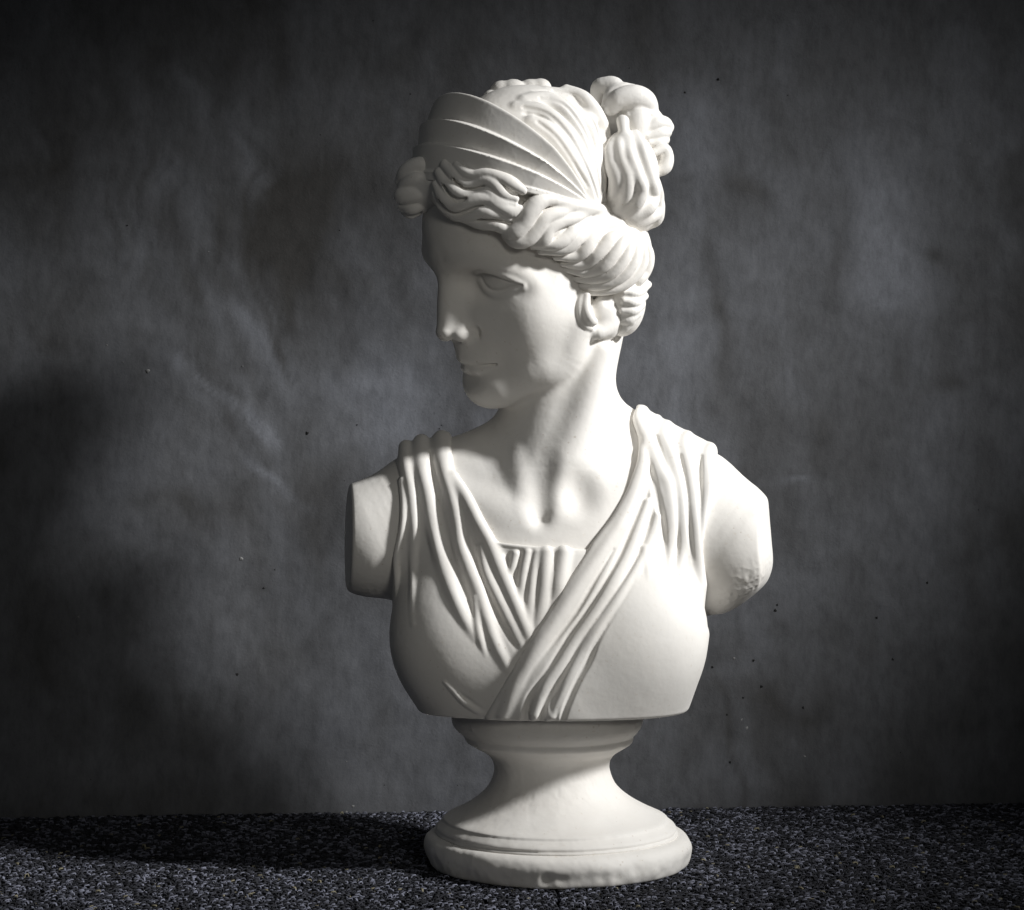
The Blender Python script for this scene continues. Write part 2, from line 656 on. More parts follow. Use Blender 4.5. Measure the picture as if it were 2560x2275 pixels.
def build_wall():
    x0, x1, z0, z1, st = -3000.0, 3000.0, FLOOR_Z - 40, 2400.0, 12.0
    nx, nz = int((x1 - x0) / st) + 1, int((z1 - z0) / st) + 1
    X, Z = np.meshgrid(np.linspace(x0, x1, nx), np.linspace(z0, z1, nz), indexing='ij')
    p = np.stack([X.ravel(), np.zeros(X.size), Z.ravel()], 1)
    # colour of the concrete: cloudy cement bloom, vertical runs, trowel smears, damp marks, one painted shadow
    w = p + 45 * np.stack([vnoise(p, 120, 21), 0 * X.ravel(), vnoise(p, 120, 22)], 1)
    sv = w * np.array([1, 1, 0.28])
    c = 0.22 * vnoise(w, 420, 1) + 0.24 * vnoise(w, 190, 2) + 0.15 * vnoise(w, 80, 3) + 0.07 * vnoise(w, 32, 4)
    c = c + 0.24 * vnoise(sv, 75, 6) + 0.10 * vnoise(sv, 28, 7)

    def mark(u, v, ru, rv, ang, amp):
        k = (DC + 690) / DC
        a = math.radians(ang)
        dx, dz = w[:, 0] - (u - UC) * k, w[:, 2] - (VC - v) * k
        q = ((dx * math.cos(a) + dz * math.sin(a)) / (max(ru, 11) * k)) ** 2 + ((-dx * math.sin(a) + dz * math.cos(a)) / (max(rv, 11) * k)) ** 2
        return amp * np.exp(-q)
    a = math.radians(124)
    along, across = w[:, 0] * math.cos(a) + w[:, 2] * math.sin(a), -w[:, 0] * math.sin(a) + w[:, 2] * math.cos(a)
    bent = across + 0.00035 * (along - 200) ** 2
    tr = vnoise(np.stack([along * 0.16, bent, 0 * along], 1), 34, 61) + 0.6 * vnoise(np.stack([along * 0.12, bent, 0 * along], 1), 13, 62)
    c = c + tr * (mark(560, 640, 260, 480, 118, 0.20) + mark(600, 1060, 260, 160, 140, 0.14))
    k = (DC + 690) / DC
    for pts, wid, amp in STROKES:
        q = np.array([((u - UC) * k, (VC - v) * k) for u, v in pts])
        best = np.full(len(w), 1e9)
        for a, b in zip(q[:-1], q[1:]):
            e = b - a
            px, pz = w[:, 0] * 0.35 + p[:, 0] * 0.65 - a[0], w[:, 2] * 0.35 + p[:, 2] * 0.65 - a[1]
            t = np.clip((px * e[0] + pz * e[1]) / (e @ e), 0, 1)
            ox, oz = px - t * e[0], pz - t * e[1]
            side = ox * -e[1] + oz * e[0]                       # harder edge on the trailing side of the trowel
            best = np.minimum(best, np.hypot(ox, oz) * np.where(side > 0, 1.7, 0.8))
        c = c + amp * np.exp(-(best / (wid * k)) ** 2) * (0.75 + 0.55 * tr)
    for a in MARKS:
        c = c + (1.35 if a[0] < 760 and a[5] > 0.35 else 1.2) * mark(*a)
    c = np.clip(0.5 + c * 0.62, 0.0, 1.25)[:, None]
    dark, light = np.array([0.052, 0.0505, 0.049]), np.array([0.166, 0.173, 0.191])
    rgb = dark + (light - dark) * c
    # blow holes and flecks
    dep = 1.2 * vnoise(p, 60, 31) + 0.8 * vnoise(p, 24, 32)
    V = np.stack([X.ravel(), wall_y(X.ravel()) + dep, Z.ravel()], 1)
    i = np.arange(nx * nz).reshape(nx, nz)
    F = np.stack([i[:-1, :-1].ravel(), i[1:, :-1].ravel(), i[1:, 1:].ravel(), i[:-1, 1:].ravel()], 1)
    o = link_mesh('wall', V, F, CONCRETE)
    at = o.data.color_attributes.new('stain_shade', 'FLOAT_COLOR', 'POINT')
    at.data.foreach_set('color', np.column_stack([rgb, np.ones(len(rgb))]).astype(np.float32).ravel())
    o['kind'] = 'structure'
    # pits, grouped as one part: open craters with a raised lip, and pale grit
    pv, pf = [], []
    pit_uv = [(382, 930, 9), (772, 1083, 8), (610, 1394, 9), (665, 1467, 6), (692, 1422, 5), (214, 1535, 7), (600, 1680, 8), (885, 2010, 7), (868, 2024, 7),
              (2245, 1656, 9), (2015, 1776, 9), (1858, 1806, 9), (1872, 1826, 8), (1863, 1750, 6), (1910, 1722, 7), (1822, 1792, 6), (1945, 1530, 8), (1950, 1516, 6),
              (2335, 1462, 7), (1840, 1650, 6), (1890, 1656, 6), (1785, 1672, 6), (1715, 225, 6), (1800, 190, 6), (2205, 1550, 6), (1830, 1912, 6), (2020, 1900, 6)]
    k = (DC + 690) / DC
    for n in range(50):
        pit_uv.append((rng.uniform(-100, 2700), rng.uniform(50, 2000), rng.uniform(1.6, 3.4)))
    for n, (u, v, r) in enumerate(pit_uv):
        r *= 0.62
        cx, cz = (u - UC) * k, (VC - v) * k
        cy = wall_y(cx)
        b = len(pv)
        m = 9
        for rr, dy in ((1.0, 1.5), (0.85, -0.6), (0.45, -1.0)):
            for q in range(m):
                a = 2 * math.pi * q / m
                j = 1 + 0.25 * math.sin(3 * a + n) + 0.15 * math.cos(5 * a + 2 * n)
                pv.append((cx + r * rr * j * math.cos(a), cy + dy, cz + r * rr * j * math.sin(a)))
        for ring in range(2):
            for q in range(m):
                q2 = (q + 1) % m
                pf.append((b + ring * m + q, b + ring * m + q2, b + (ring + 1) * m + q2, b + (ring + 1) * m + q))
        for q in range(1, m - 2, 2):
            pf.append((b + 2 * m, b + 2 * m + q, b + 2 * m + q + 1, b + 2 * m + min(q + 2, m - 1)))
    g = link_mesh('grit', pv, np.array(pf), CONCRETE, o)
    at = g.data.color_attributes.new('stain_shade', 'FLOAT_COLOR', 'POINT')
    cc = np.repeat(np.where(rng.random(len(pit_uv)) < 0.72, 0.016, 0.26), 27)
    cc[:27 * 9] = np.repeat([0.24, 0.015, 0.26, 0.02, 0.02, 0.2, 0.03, 0.28, 0.28], 27)
    at.data.foreach_set('color', np.column_stack([cc, cc, cc, np.ones(len(cc))]).astype(np.float32).ravel())
    g['kind'] = 'stuff'
    return o


STROKES = [   # pale trowel passes left of the head: course, width, strength
    ([(500, 225), (564, 300), (601, 376), (664, 463)], 34, 0.42), ([(388, 388), (451, 451), (501, 513), (540, 610)], 62, 0.48),
    ([(430, 615), (513, 701), (564, 758), (626, 814), (701, 877), (725, 925)], 46, 0.62), ([(451, 895), (501, 939), (551, 989), (614, 1039), (676, 1083)], 19, 0.7),
    ([(500, 930), (580, 1010), (680, 1080)], 52, 0.30), ([(700, 940), (880, 955), (1010, 930)], 66, 0.30), ([(860, 1100), (1096, 1064), (1221, 1033)], 38, 0.40),
    ([(560, 620), (640, 720), (700, 800)], 26, 0.30), ([(610, 1130), (660, 1170), (730, 1250)], 16, 0.25),
]
MARKS = [  # u, v, radius along, radius across, angle, strength - seen stains and smears of the concrete, and one painted shadow
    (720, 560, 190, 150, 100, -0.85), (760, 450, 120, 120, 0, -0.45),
    (900, 960, 220, 70, 5, 0.45), (960, 1060, 160, 70, 20, 0.5), (300, 1150, 120, 200, 0, 0.28), (260, 1270, 150, 60, 20, 0.32),
    (450, 1270, 40, 110, 90, -0.5), (490, 1300, 130, 60, 10, -0.35), (180, 800, 80, 350, 0, -0.25),
    (800, 1250, 90, 160, 0, -0.32), (1000, 900, 90, 160, 0, 0.2), (980, 1750, 260, 240, 0, 0.18), (430, 1880, 260, 60, 5, 0.40), (700, 1900, 160, 80, 170, 0.25),  # first mark: soft shadow left of the torso, painted into the wall colour
    (560, 1830, 90, 60, 0, -0.25), (330, 1560, 180, 160, 0, -0.12),
    (1720, 320, 70, 160, 90, 0.42), (1770, 480, 50, 170, 0, 0.35), (1880, 470, 36, 60, 30, -0.5), (1700, 700, 50, 260, 0, 0.30), (1795, 760, 26, 220, 0, -0.55),
    (1690, 1000, 80, 250, 0, 0.28), (2190, 640, 70, 130, 0, 0.72), (2250, 720, 60, 70, 0, 0.55), (2100, 680, 22, 150, 0, -0.45), (2345, 620, 26, 26, 0, -0.75),
    (2220, 520, 110, 120, 0, 0.25), (2150, 350, 90, 110, 0, 0.22), (2400, 960, 110, 22, 20, -0.4), (2000, 1000, 160, 120, 0, -0.15), (2030, 780, 60, 160, 0, -0.22),
    (2330, 1300, 150, 260, 0, 0.30), (1960, 1480, 110, 60, 150, 0.35), (2150, 1480, 40, 200, 0, -0.25), (1900, 1760, 170, 40, 160, -0.28), (2050, 1830, 170, 60, 170, -0.3),
    (2250, 1680, 110, 170, 0, 0.22), (1830, 1950, 170, 60, 0, 0.28), (2000, 1215, 30, 8, 0, 0.7), (1300, 60, 500, 80, 0, 0.1), (1780, 1180, 14, 60, 0, -0.5),
    (700, 1210, 120, 4, 145, 0.5), (640, 1170, 120, 4, 145, 0.35), (620, 1040, 90, 7, 137, 0.5), (1830, 1900, 8, 170, 4, -0.4), (1640, 900, 6, 120, 8, -0.35),
    (465, 1700, 6, 120, 0, -0.3), (330, 600, 7, 130, 0, -0.35), (290, 560, 5, 110, 0, -0.3), (370, 440, 6, 90, 0, -0.3), (715, 880, 6, 90, 0, -0.35),
]
build_wall()

# ------------------------------------------------------------------ setting: floor with two carpet tiles


def build_floor():
    def slab(name, x0, x1, y0f, ytop, z0, z1, mat, parent=None):
        V = []
        for z in (z0, z1):
            V += [(x0, y0f, z), (x1, y0f, z), (x1, ytop(x1), z), (x0, ytop(x0), z)]
        F = [(3, 2, 1, 0), (4, 5, 6, 7), (0, 1, 5, 4), (1, 2, 6, 5), (2, 3, 7, 6), (3, 0, 4, 7)]
        return link_mesh(name, V, np.array(F), mat, parent, smooth=False)
    fl = slab('floor', -3000, 3000, -2600, lambda x: wall_y(x) + 60, FLOOR_Z - 90, FLOOR_Z - 30, BACKING)
    fl['kind'] = 'structure'
    seam0 = 104.0                                         # the joint between the tiles runs back from the camera
    for x0, x1 in ((-1900.0, seam0 - 3), (seam0 + 3, 2150.0)):
        tile = slab('carpet_tile', x0, x1, -900.0, lambda x: wall_y(x) - 6, FLOOR_Z - 29.6, FLOOR_Z - 9, BACKING, fl)
        sp = 11.5
        gx, gy = np.meshgrid(np.arange(x0 + 5, x1 - 4, sp), np.arange(-800, 900, sp * 0.92), indexing='ij')
        gx = gx + ((np.arange(gx.shape[1]) % 2) * sp / 2)[None, :]
        gx, gy = gx.ravel() + rng.normal(0, 2.2, gx.size), gy.ravel() + rng.normal(0, 2.2, gx.size)
        ok = (gy < wall_y(gx) - 8) & (((gx - 112) / 300) ** 2 + (gy / 300) ** 2 > 1) & (gx < x1 - 3) & (gx > x0 + 3)
        # out of the photograph's view the pile is left thinner to save faces
        ok &= (np.abs(gx) < 1650) | (rng.random(len(gx)) < 0.5)
        gx, gy = gx[ok], gy[ok]
        n = len(gx)
        ang = rng.normal(0.12, 0.55, n)
        wdt = rng.uniform(5.5, 9.5, n)
        hgt = rng.uniform(8.0, 15.0, n)
        rad = rng.uniform(2.3, 3.6, n)
        lean = rng.normal(-2.0, 3.0, n)
        seg, sides = 4, 3
        th = np.linspace(0.05, math.pi - 0.05, seg)
        V = np.empty((n, seg, sides, 3), np.float32)
        ca, sa = np.cos(ang), np.sin(ang)
        for a, t in enumerate(th):
            lx, lz = -np.cos(t) * wdt, np.sin(t) * hgt
            nx_, nz_ = -np.cos(t), np.sin(t)
            for b in range(sides):
                f = 2 * math.pi * (b + 0.5) / sides
                ox, oy, oz = nx_ * np.cos(f) * rad, np.sin(f) * rad, nz_ * np.cos(f) * rad
                X, Y, Z = lx + ox, oy + lean * np.sin(t), lz + oz
                V[:, a, b, 0] = gx + X * ca - Y * sa
                V[:, a, b, 1] = gy + X * sa + Y * ca
                V[:, a, b, 2] = FLOOR_Z - 12 + Z
        base = (np.arange(n) * seg * sides)[:, None]
        q = []
        for a in range(seg - 1):
            for b in range(sides):
                b2 = (b + 1) % sides
                q.append([a * sides + b, a * sides + b2, (a + 1) * sides + b2, (a + 1) * sides + b])
        F = (base[:, :, None] + np.array(q)[None]).reshape(-1, 4)
        pile = link_mesh('pile', V.reshape(-1, 3), F, YARN, tile)
        pile['kind'] = 'stuff'
        pp = np.stack([gx, gy, np.zeros(n)], 1)
        mixv = 0.5 + 0.22 * vnoise(pp, 30, 41) + 0.2 * vnoise(pp, 90, 42) + rng.normal(0, 0.42, n)
        pale = mixv > 0.68
        tone = np.where(pale, rng.uniform(0.05, 0.26, n), rng.uniform(0.010, 0.045, n))
        rgb = tone[:, None] * np.array([0.90, 0.94, 1.2])
        rgb[rng.random(n) < 0.01] = (0.22, 0.2, 0.14)
        c4 = np.repeat(np.column_stack([rgb, np.ones(n)]), seg * sides, 0).astype(np.float32)
        at = pile.data.color_attributes.new('yarn', 'FLOAT_COLOR', 'POINT')
        at.data.foreach_set('color', c4.ravel())


build_floor()
print('setting %.1fs' % (time.time() - T0))

# ------------------------------------------------------------------ the bust
bust = bpy.data.objects.new('plaster_bust', None)
col.objects.link(bust)
bust.location = (112 * PX, 0, FLOOR_Z * PX)
from mathutils import Matrix
bust['label'] = 'white plaster bust of a draped woman looking down to her right, on a round socle'
bust['category'] = 'bust'
BUST_INV = Matrix.Translation((-112 * PX, 0, -FLOOR_Z * PX))


def settle(o):
    """the part's mesh is in scene space: give it the bust as parent without moving it"""
    o.matrix_parent_inverse = BUST_INV
    return o


CUT_Z = -627.0                     # underside of the torso

# ---- torso volume shared by skin and cloth
torso = Solid()
torso.u(Ell(P(1364, 1570, 10), (357, 262, 330)))
torso.u(Ell(P(1384, 1700, 20), (327, 258, 260)), 60)
torso.u(Ell(P(1390, 1360, 0), (400, 205, 230)), 90)
torso.u(Tube([P(1380, 1230, -40), P(1120, 1270, -40), P(940, 1345, -20)], [140, 142, 150]), 70)
torso.u(Tube([P(1400, 1230, -40), P(1660, 1275, -40), P(1830, 1375, -10)], [145, 158, 172]), 70)
torso.u(Tube([P(1400, 1075, -70), P(1250, 1150, -70), P(1060, 1225, -60)], [115, 100, 92]), 60)
torso.u(Tube([P(1420, 1060, -70), P(1560, 1120, -70), P(1740, 1220, -50)], [115, 98, 92]), 60)
torso.u(Ell(P(1130, 1590, 140), (140, 128, 165)), 80)
torso.u(Ell(P(1584, 1590, 145), (160, 132, 165)), 80)
torso_cloth = torso.copy()

# ------------------------------------------------------------------ figure (head, neck, shoulders)
skin = torso.copy()
skin.u(Tube([P(1425, 800, -40), P(1398, 930, -34), P(1398, 1060, -22), P(1398, 1200, 0)], [140, 143, 147, 165], step=9), 50)
skin.u(Tube([P(1500, 890, 70), P(1462, 1040, 105), P(1400, 1200, 140), P(1366, 1295, 165)], [40, 38, 30, 20], step=8), 40)
skin.u(Tube([P(1296, 1110, 70), P(1305, 1190, 120), P(1334, 1300, 163)], [8, 21, 17], step=8), 34)
skin.u(Tube([P(1380, 1310, 150), P(1480, 1285, 140), P(1640, 1225, 70)], [26, 30, 30]), 50)
skin.u(Tube([P(1325, 1310, 150), P(1230, 1285, 135), P(1080, 1225, 60)], [24, 28, 30]), 50)
skin.s(Tube([P(1354, 1150, 206), P(1353, 1215, 206), P(1351, 1292, 198)], [30, 33, 10], step=6), 44)
skin.s(Ell(P(1452, 1225, 205), (32, 40, 42)), 50)
# head
A = HEAD
hd = Solid()
hd.u(Ell(H(50, 0, 0), (250, 190, 235), A), 0)
hd.u(Ell(H(150, 0, -65), (183, 148, 150), A), 40)
hd.u(Ell(H(140, 0, -260), (156, 132, 226), A), 60)
for sd in (1, -1):
    hd.u(Tube([H(62, sd * 150, -330), H(110, sd * 132, -408), H(225, sd * 40, -456)], [36, 34, 30]), 46)
for sd in (1, -1):
    hd.u(Ell(H(105, sd * 104, -335), (100, 46, 92), A), 60)
    hd.u(Tube([H(150, sd * 98, -400), H(196, sd * 66, -414), H(230, 0, -428)], [42, 40, 40]), 50)
hd.u(Ell(H(243, 0, -436), (47, 66, 46), A), 44)
hd.u(Ell(H(78, 0, -240), (150, 153, 165), A), 90)
for sd in (1, -1):
    hd.u(Ell(H(150, sd * 94, -270), (58, 62, 82), A), 60)
HB = hd.copy()


def mirror(w):
    q = (np.atleast_2d(w) - HO) @ HEAD.T
    q[:, 1] *= -1
    return HO + q @ HEAD


brow = HB.drape([(1116, 662), (1150, 648), (1190, 644), (1240, 656), (1290, 678), (1334, 704)], -12)
sock = HB.drape([(1205, 708)], 14)
ball = HB.drape([(1250, 710)], -56)
for side in (lambda w: np.atleast_2d(w), mirror):
    hd.s(Ell(side(sock)[0], (36, 54, 33), A), 50)
    hd.u(Tube(side(brow), [12, 16, 20, 22, 17, 8]), 42)
    hd.u(Ell(side(ball)[0], (48, 52, 45), A), 18)
# nose
hd.u(Tube([H(300, 0, -95), H(304, 0, -140), H(320, 0, -205), H(332, 0, -258), H(337, 0, -276)], [26, 22, 21, 23, 25]), 26)
hd.u(Ell(H(282, 0, -238), (55, 38, 74), A), 20)
for sd in (1, -1):
    hd.u(Ell(H(300, sd * 31, -287), (34, 18, 22), A), 18)
    hd.s(Tube([H(306, sd * 52, -270), H(284, sd * 54, -282), H(276, sd * 50, -304)], [4, 5, 4]), 10)
# mouth and chin
hd.u(Ell(H(250, 0, -350), (48, 56, 46), A), 40)
for sd in (1, -1):
    hd.u(Tube([H(296, 0, -354), H(286, sd * 30, -357), H(246, sd * 66, -373)], [15, 13, 5]), 7)
    hd.u(Tube([H(290, 0, -386), H(280, sd * 28, -386), H(248, sd * 56, -379)], [17, 15, 6]), 7)
hd.s(Tube([H(254, -68, -375), H(298, -32, -371), H(309, 0, -370), H(298, 32, -371), H(254, 68, -375)], [3, 4.5, 5, 4.5, 3]), 5)
hd.s(Ell(H(318, 0, -410), (24, 46, 14), A), 30)
hd.u(Ell(H(263, 0, -332), (44, 38, 26), A), 26)
skin.u(Sub(hd), 20)
# eyelids, drawn on the face
face = skin.copy()
lid_up = [(1190, 681), (1208, 677), (1235, 683), (1262, 692), (1290, 704), (1308, 712)]
lid_lo = [(1204, 694), (1213, 713), (1230, 725), (1253, 726), (1276, 718), (1304, 714)]
skin.u(Tube(face.drape(lid_up, -3), [3, 5, 5.5, 5.5, 5, 3]), 10)
skin.s(Tube(face.drape([(1190, 690), (1215, 686), (1240, 693), (1270, 704), (1300, 713)], 1.5), [2, 2.6, 2.6, 2.6, 2]), 4)
skin.s(Tube(face.drape(lid_lo, 1.5), [2.2, 3, 3.2, 3.2, 3, 2.2]), 5)
skin.u(Tube(face.drape([(1200, 705), (1212, 724), (1232, 737), (1258, 737), (1284, 727), (1308, 720)], -4), [3, 4, 5, 5, 4, 3]), 12)
# ear
skin.u(Ell(Q(1520, 788, 172), (44, 26, 58), A), 16)
skin.u(Tube([Q(1456, 735, 172), Q(1449, 765, 181), Q(1451, 792, 187), Q(1462, 812, 190), Q(1476, 820, 188)], [9, 9, 9, 10, 8]), 5)
skin.u(Tube([Q(1467, 740, 184), Q(1465, 770, 192), Q(1473, 795, 199), Q(1484, 804, 196)], [9, 12, 14, 10]), 6)
skin.u(Tube([Q(1481, 830, 172), Q(1496, 832, 182), Q(1522, 816, 184), Q(1545, 780, 178)], [12, 17, 17, 14]), 14)
skin.s(Tube([Q(1486, 745, 205), Q(1493, 770, 206), Q(1491, 790, 204)], [9, 8, 5]), 6)
skin.s(Ell(Q(1532, 752, 203), (20, 16, 12), A), 10)
# the cuts at the arms, and the hidden lower end
skin.i(Plane(P(874, 1345, 40), (-1, -0.16, 0.02)), 8)
skin.i(Plane(P(1893, 1320, 160), (0.90, -0.42, 0.05)), 5)
skin.i(Plane(P(1948, 1330, 60), (1, 0.05, 0.10)), 55)
skin.i(Plane(P(1872, 1494, 60), (0.62, -0.18, -0.76)), 50)
skin.i(Plane(P(905, 1500, 60), (-0.12, -0.05, -1)), 8)
skin.i(Plane(P(1370, 1590, 0), (0, 0, -1)), 4)

# ------------------------------------------------------------------ cloth
cloth0 = torso_cloth.copy().grow(9)


def sink(r, deep, sign=-1):
    """depth of a fold's axis: half buried, and running out into the cloth at its lower end"""
    r = np.array(r, float)
    o = r * deep
    n = len(r)
    t = np.clip((np.arange(n) - (n - 2.2)) / 1.2, 0, 1)
    return sign * (o * (1 - t) + (r * 1.15 + 3) * t)


def over(base, pts, off, back=True):
    """drape a line on the cloth; a line that starts at the top of a shoulder runs on over it to the back"""
    w = base.drape(pts, off)
    if pts[0][1] > 1150 or not back:
        return w
    o = off if np.ndim(off) == 0 else off[0]
    top = w[0] + np.array([[4, 130, 0.0], [2, 65, 0.0]])
    for _ in range(6):
        g, d = base.grad(top)
        g /= np.linalg.norm(g, axis=1, keepdims=True) + 1e-9
        top = top - np.clip(d - o, -30, 30)[:, None] * g
    return np.vstack([top, w])


def wide(pts, r, g=1.0):
    r = list(np.array(r, float) * g)
    return r if pts[0][1] > 1150 else [r[0], r[0]] + r


left_arm = [(990, 1040), (993, 1122), (992, 1159), (1003, 1198), (1008, 1264), (1005, 1314), (996, 1363), (984, 1413), (980, 1500), (965, 1580), (960, 2000)]
right_arm = [(1800, 2000), (1800, 1600), (1772, 1566), (1762, 1520), (1768, 1462), (1757, 1380), (1757, 1330), (1768, 1281), (1787, 1215), (1791, 1159), (1800, 1080)]
neckline = [(1470, 1374), (1400, 1372), (1300, 1364), (1226, 1354), (1196, 1306), (1164, 1246), (1136, 1198), (1126, 1140), (1122, 1040)]
sash_edge = [(1597, 1090), (1596, 1150), (1570, 1220), (1530, 1290), (1480, 1355), (1440, 1420), (1400, 1480), (1379, 1517), (1335, 1581), (1301, 1640), (1262, 1703), (1233, 1752), (1205, 1800)]
tunic_poly = left_arm + [(960, 2001), (1330, 2000), (1330, 1740), (1400, 1640), (1500, 1480), (1560, 1376)] + neckline
sash_poly = sash_edge + [(1195, 2000)] + right_arm + [(1590, 1000)]
tunic_core = torso_cloth.copy().grow(8).i(Prism(tunic_poly))
sash_core = torso_cloth.copy().grow(15).i(Prism(sash_poly))
tunic_core.i(Plane((0, -300, CUT_Z + 4), (0, 0, -1)))
sash_core.i(Plane((0, -300, CUT_Z + 4), (0, 0, -1)))
figure = settle(sculpt('figure', skin, PLASTER, bust, h=5.5, sub=1, rough=0.55, hide=[tunic_core, sash_core], deep=3.0,
                       chips=[(P(1885, 1462, 130), 56, 2.6, 22), (P(1835, 1512, 130), 46, 2.4, 20), (P(925, 1500, 70), 40, 2.0, 18), (P(1946, 1400, 60), 40, 1.6, 16)]))
CUT = Plane((0, -300, CUT_Z), (0.0, -0.02, -1))

tunic = cloth0.copy()
tunic.i(Prism(tunic_poly), 14)
folds = [
    ([(1012, 1112), (1018, 1172), (1028, 1231), (1035, 1314), (1033, 1396), (1030, 1479), (1032, 1560)], [17, 15, 12, 10, 8, 5, 3]),
    ([(1050, 1100), (1055, 1172), (1068, 1231), (1081, 1314), (1101, 1396), (1131, 1479), (1161, 1545), (1189, 1595)], [20, 19, 17, 16, 15, 14, 11, 5]),
    ([(1101, 1095), (1111, 1172), (1127, 1231), (1141, 1297), (1151, 1363), (1174, 1423), (1197, 1479), (1217, 1545), (1240, 1610), (1274, 1680)], [22, 20, 17, 15, 15, 15, 14, 13, 11, 6]),
    ([(1134, 1190), (1167, 1248), (1194, 1304), (1223, 1357), (1246, 1413), (1279, 1489), (1312, 1568), (1322, 1600)], [12, 16, 16, 16, 16, 16, 14, 8]),
    ([(1203, 1368), (1217, 1430), (1246, 1495), (1286, 1575), (1310, 1624)], [8, 12, 13, 12, 6]),
    ([(1188, 1495), (1194, 1562), (1203, 1605), (1214, 1640)], [7, 9, 8, 3]),
    ([(1289, 1386), (1279, 1420), (1269, 1450)], [9, 8, 3]),
    ([(1319, 1380), (1306, 1446), (1294, 1522)], [10, 10, 5]),
    ([(1342, 1380), (1329, 1462), (1319, 1575)], [9, 10, 7]),
    ([(1366, 1380), (1361, 1462), (1348, 1560)], [16, 15, 8]),
    ([(1410, 1380), (1398, 1460), (1390, 1500)], [17, 16, 10]),
    ([(1222, 1357), (1300, 1367), (1400, 1375), (1470, 1377)], [4, 5, 5, 5]),
    ([(1112, 1706), (1135, 1730), (1160, 1756), (1190, 1776), (1216, 1788)], [3, 6, 8, 8, 8]),
    ([(1005, 1200), (1009, 1264), (1005, 1320), (990, 1400), (986, 1500)], [9, 8, 7, 7, 6]),
]
groov = [
    ([(1035, 1125), (1042, 1215), (1046, 1297), (1044, 1390)], [8, 8, 7, 3]),
    ([(1076, 1130), (1091, 1215), (1104, 1297), (1122, 1363), (1150, 1440), (1185, 1540)], [9, 10, 11, 11, 9, 4]),
    ([(1150, 1290), (1168, 1363), (1200, 1430), (1250, 1540), (1290, 1620)], [7, 10, 10, 9, 4]),
    ([(1270, 1390), (1284, 1440), (1310, 1520)], [9, 11, 8]),
    ([(1300, 1384), (1292, 1440), (1286, 1470)], [7, 7, 5]),
    ([(1331, 1386), (1319, 1446), (1308, 1530)], [5, 6, 5]),
    ([(1352, 1386), (1345, 1446), (1334, 1570)], [5, 6, 5]),
    ([(1387, 1384), (1384, 1450), (1372, 1520)], [6, 6, 4]),
    ([(1145, 1735), (1165, 1750), (1200, 1770)], [5, 8, 5]),
    ([(1221, 1388), (1235, 1425)], [5, 4]), ([(1194, 1508), (1203, 1560)], [4, 4]),
]
for pts, r in groov:
    tunic.s(Tube(over(cloth0, pts, sink(r, 0.45, 1), False), r), min(14, max(r)))
for pts, r in folds:
    rr = np.array(r, float)
    tunic.u(Tube(over(cloth0, pts, sink(rr * 1.05, 0.42)), wide(pts, rr, 1.08)), min(13, rr.max() * 0.72))
tunic.i(CUT, 7)
settle(sculpt('tunic', tunic, PLASTER, bust, h=5.5, sub=1, rough=0.4, hide=[sash_core, torso]))

sash = torso_cloth.copy().grow(17)
sash.i(Prism(sash_poly), 16)
sbase = torso_cloth.copy().grow(15)
sgro = [
    ([(1631, 1195), (1611, 1248), (1585, 1307), (1568, 1350), (1545, 1403), (1509, 1469), (1466, 1535), (1426, 1591), (1409, 1620), (1370, 1684), (1330, 1742), (1315, 1800)], [6, 8, 9, 9, 9, 9, 10, 10, 10, 11, 12, 12]),
    ([(1532, 1373), (1489, 1446), (1440, 1529), (1383, 1600), (1340, 1655), (1310, 1713)], [3, 5, 6, 8, 8, 5]),
    ([(1638, 1251), (1620, 1317), (1596, 1390), (1549, 1469), (1506, 1525), (1453, 1595), (1419, 1664), (1384, 1723), (1358, 1762), (1350, 1810)], [5, 8, 8, 8, 9, 10, 11, 12, 12, 12]),
    ([(1515, 1560), (1480, 1600), (1440, 1665), (1408, 1725), (1388, 1762), (1385, 1800)], [3, 6, 9, 13, 14, 10]),
    ([(1605, 1396), (1578, 1456), (1532, 1529), (1492, 1595), (1470, 1650), (1443, 1700), (1419, 1757), (1405, 1800)], [5, 7, 8, 9, 9, 9, 8, 6]),
    ([(1598, 1092), (1615, 1142), (1631, 1198), (1644, 1248), (1658, 1314), (1664, 1363), (1668, 1425)], [8, 12, 12, 11, 10, 8, 4]),
    ([(1690, 1150), (1697, 1200), (1693, 1297), (1692, 1380), (1681, 1462)], [3, 6, 7, 7, 4]),
    ([(1701, 1140), (1711, 1198), (1717, 1258), (1722, 1314), (1732, 1400)], [7, 10, 10, 9, 4]),
    ([(1752, 1140), (1748, 1231), (1750, 1297), (1756, 1370)], [6, 9, 9, 6]),
    ([(1640, 1090), (1655, 1140), (1672, 1190)], [5, 5, 2]),
]
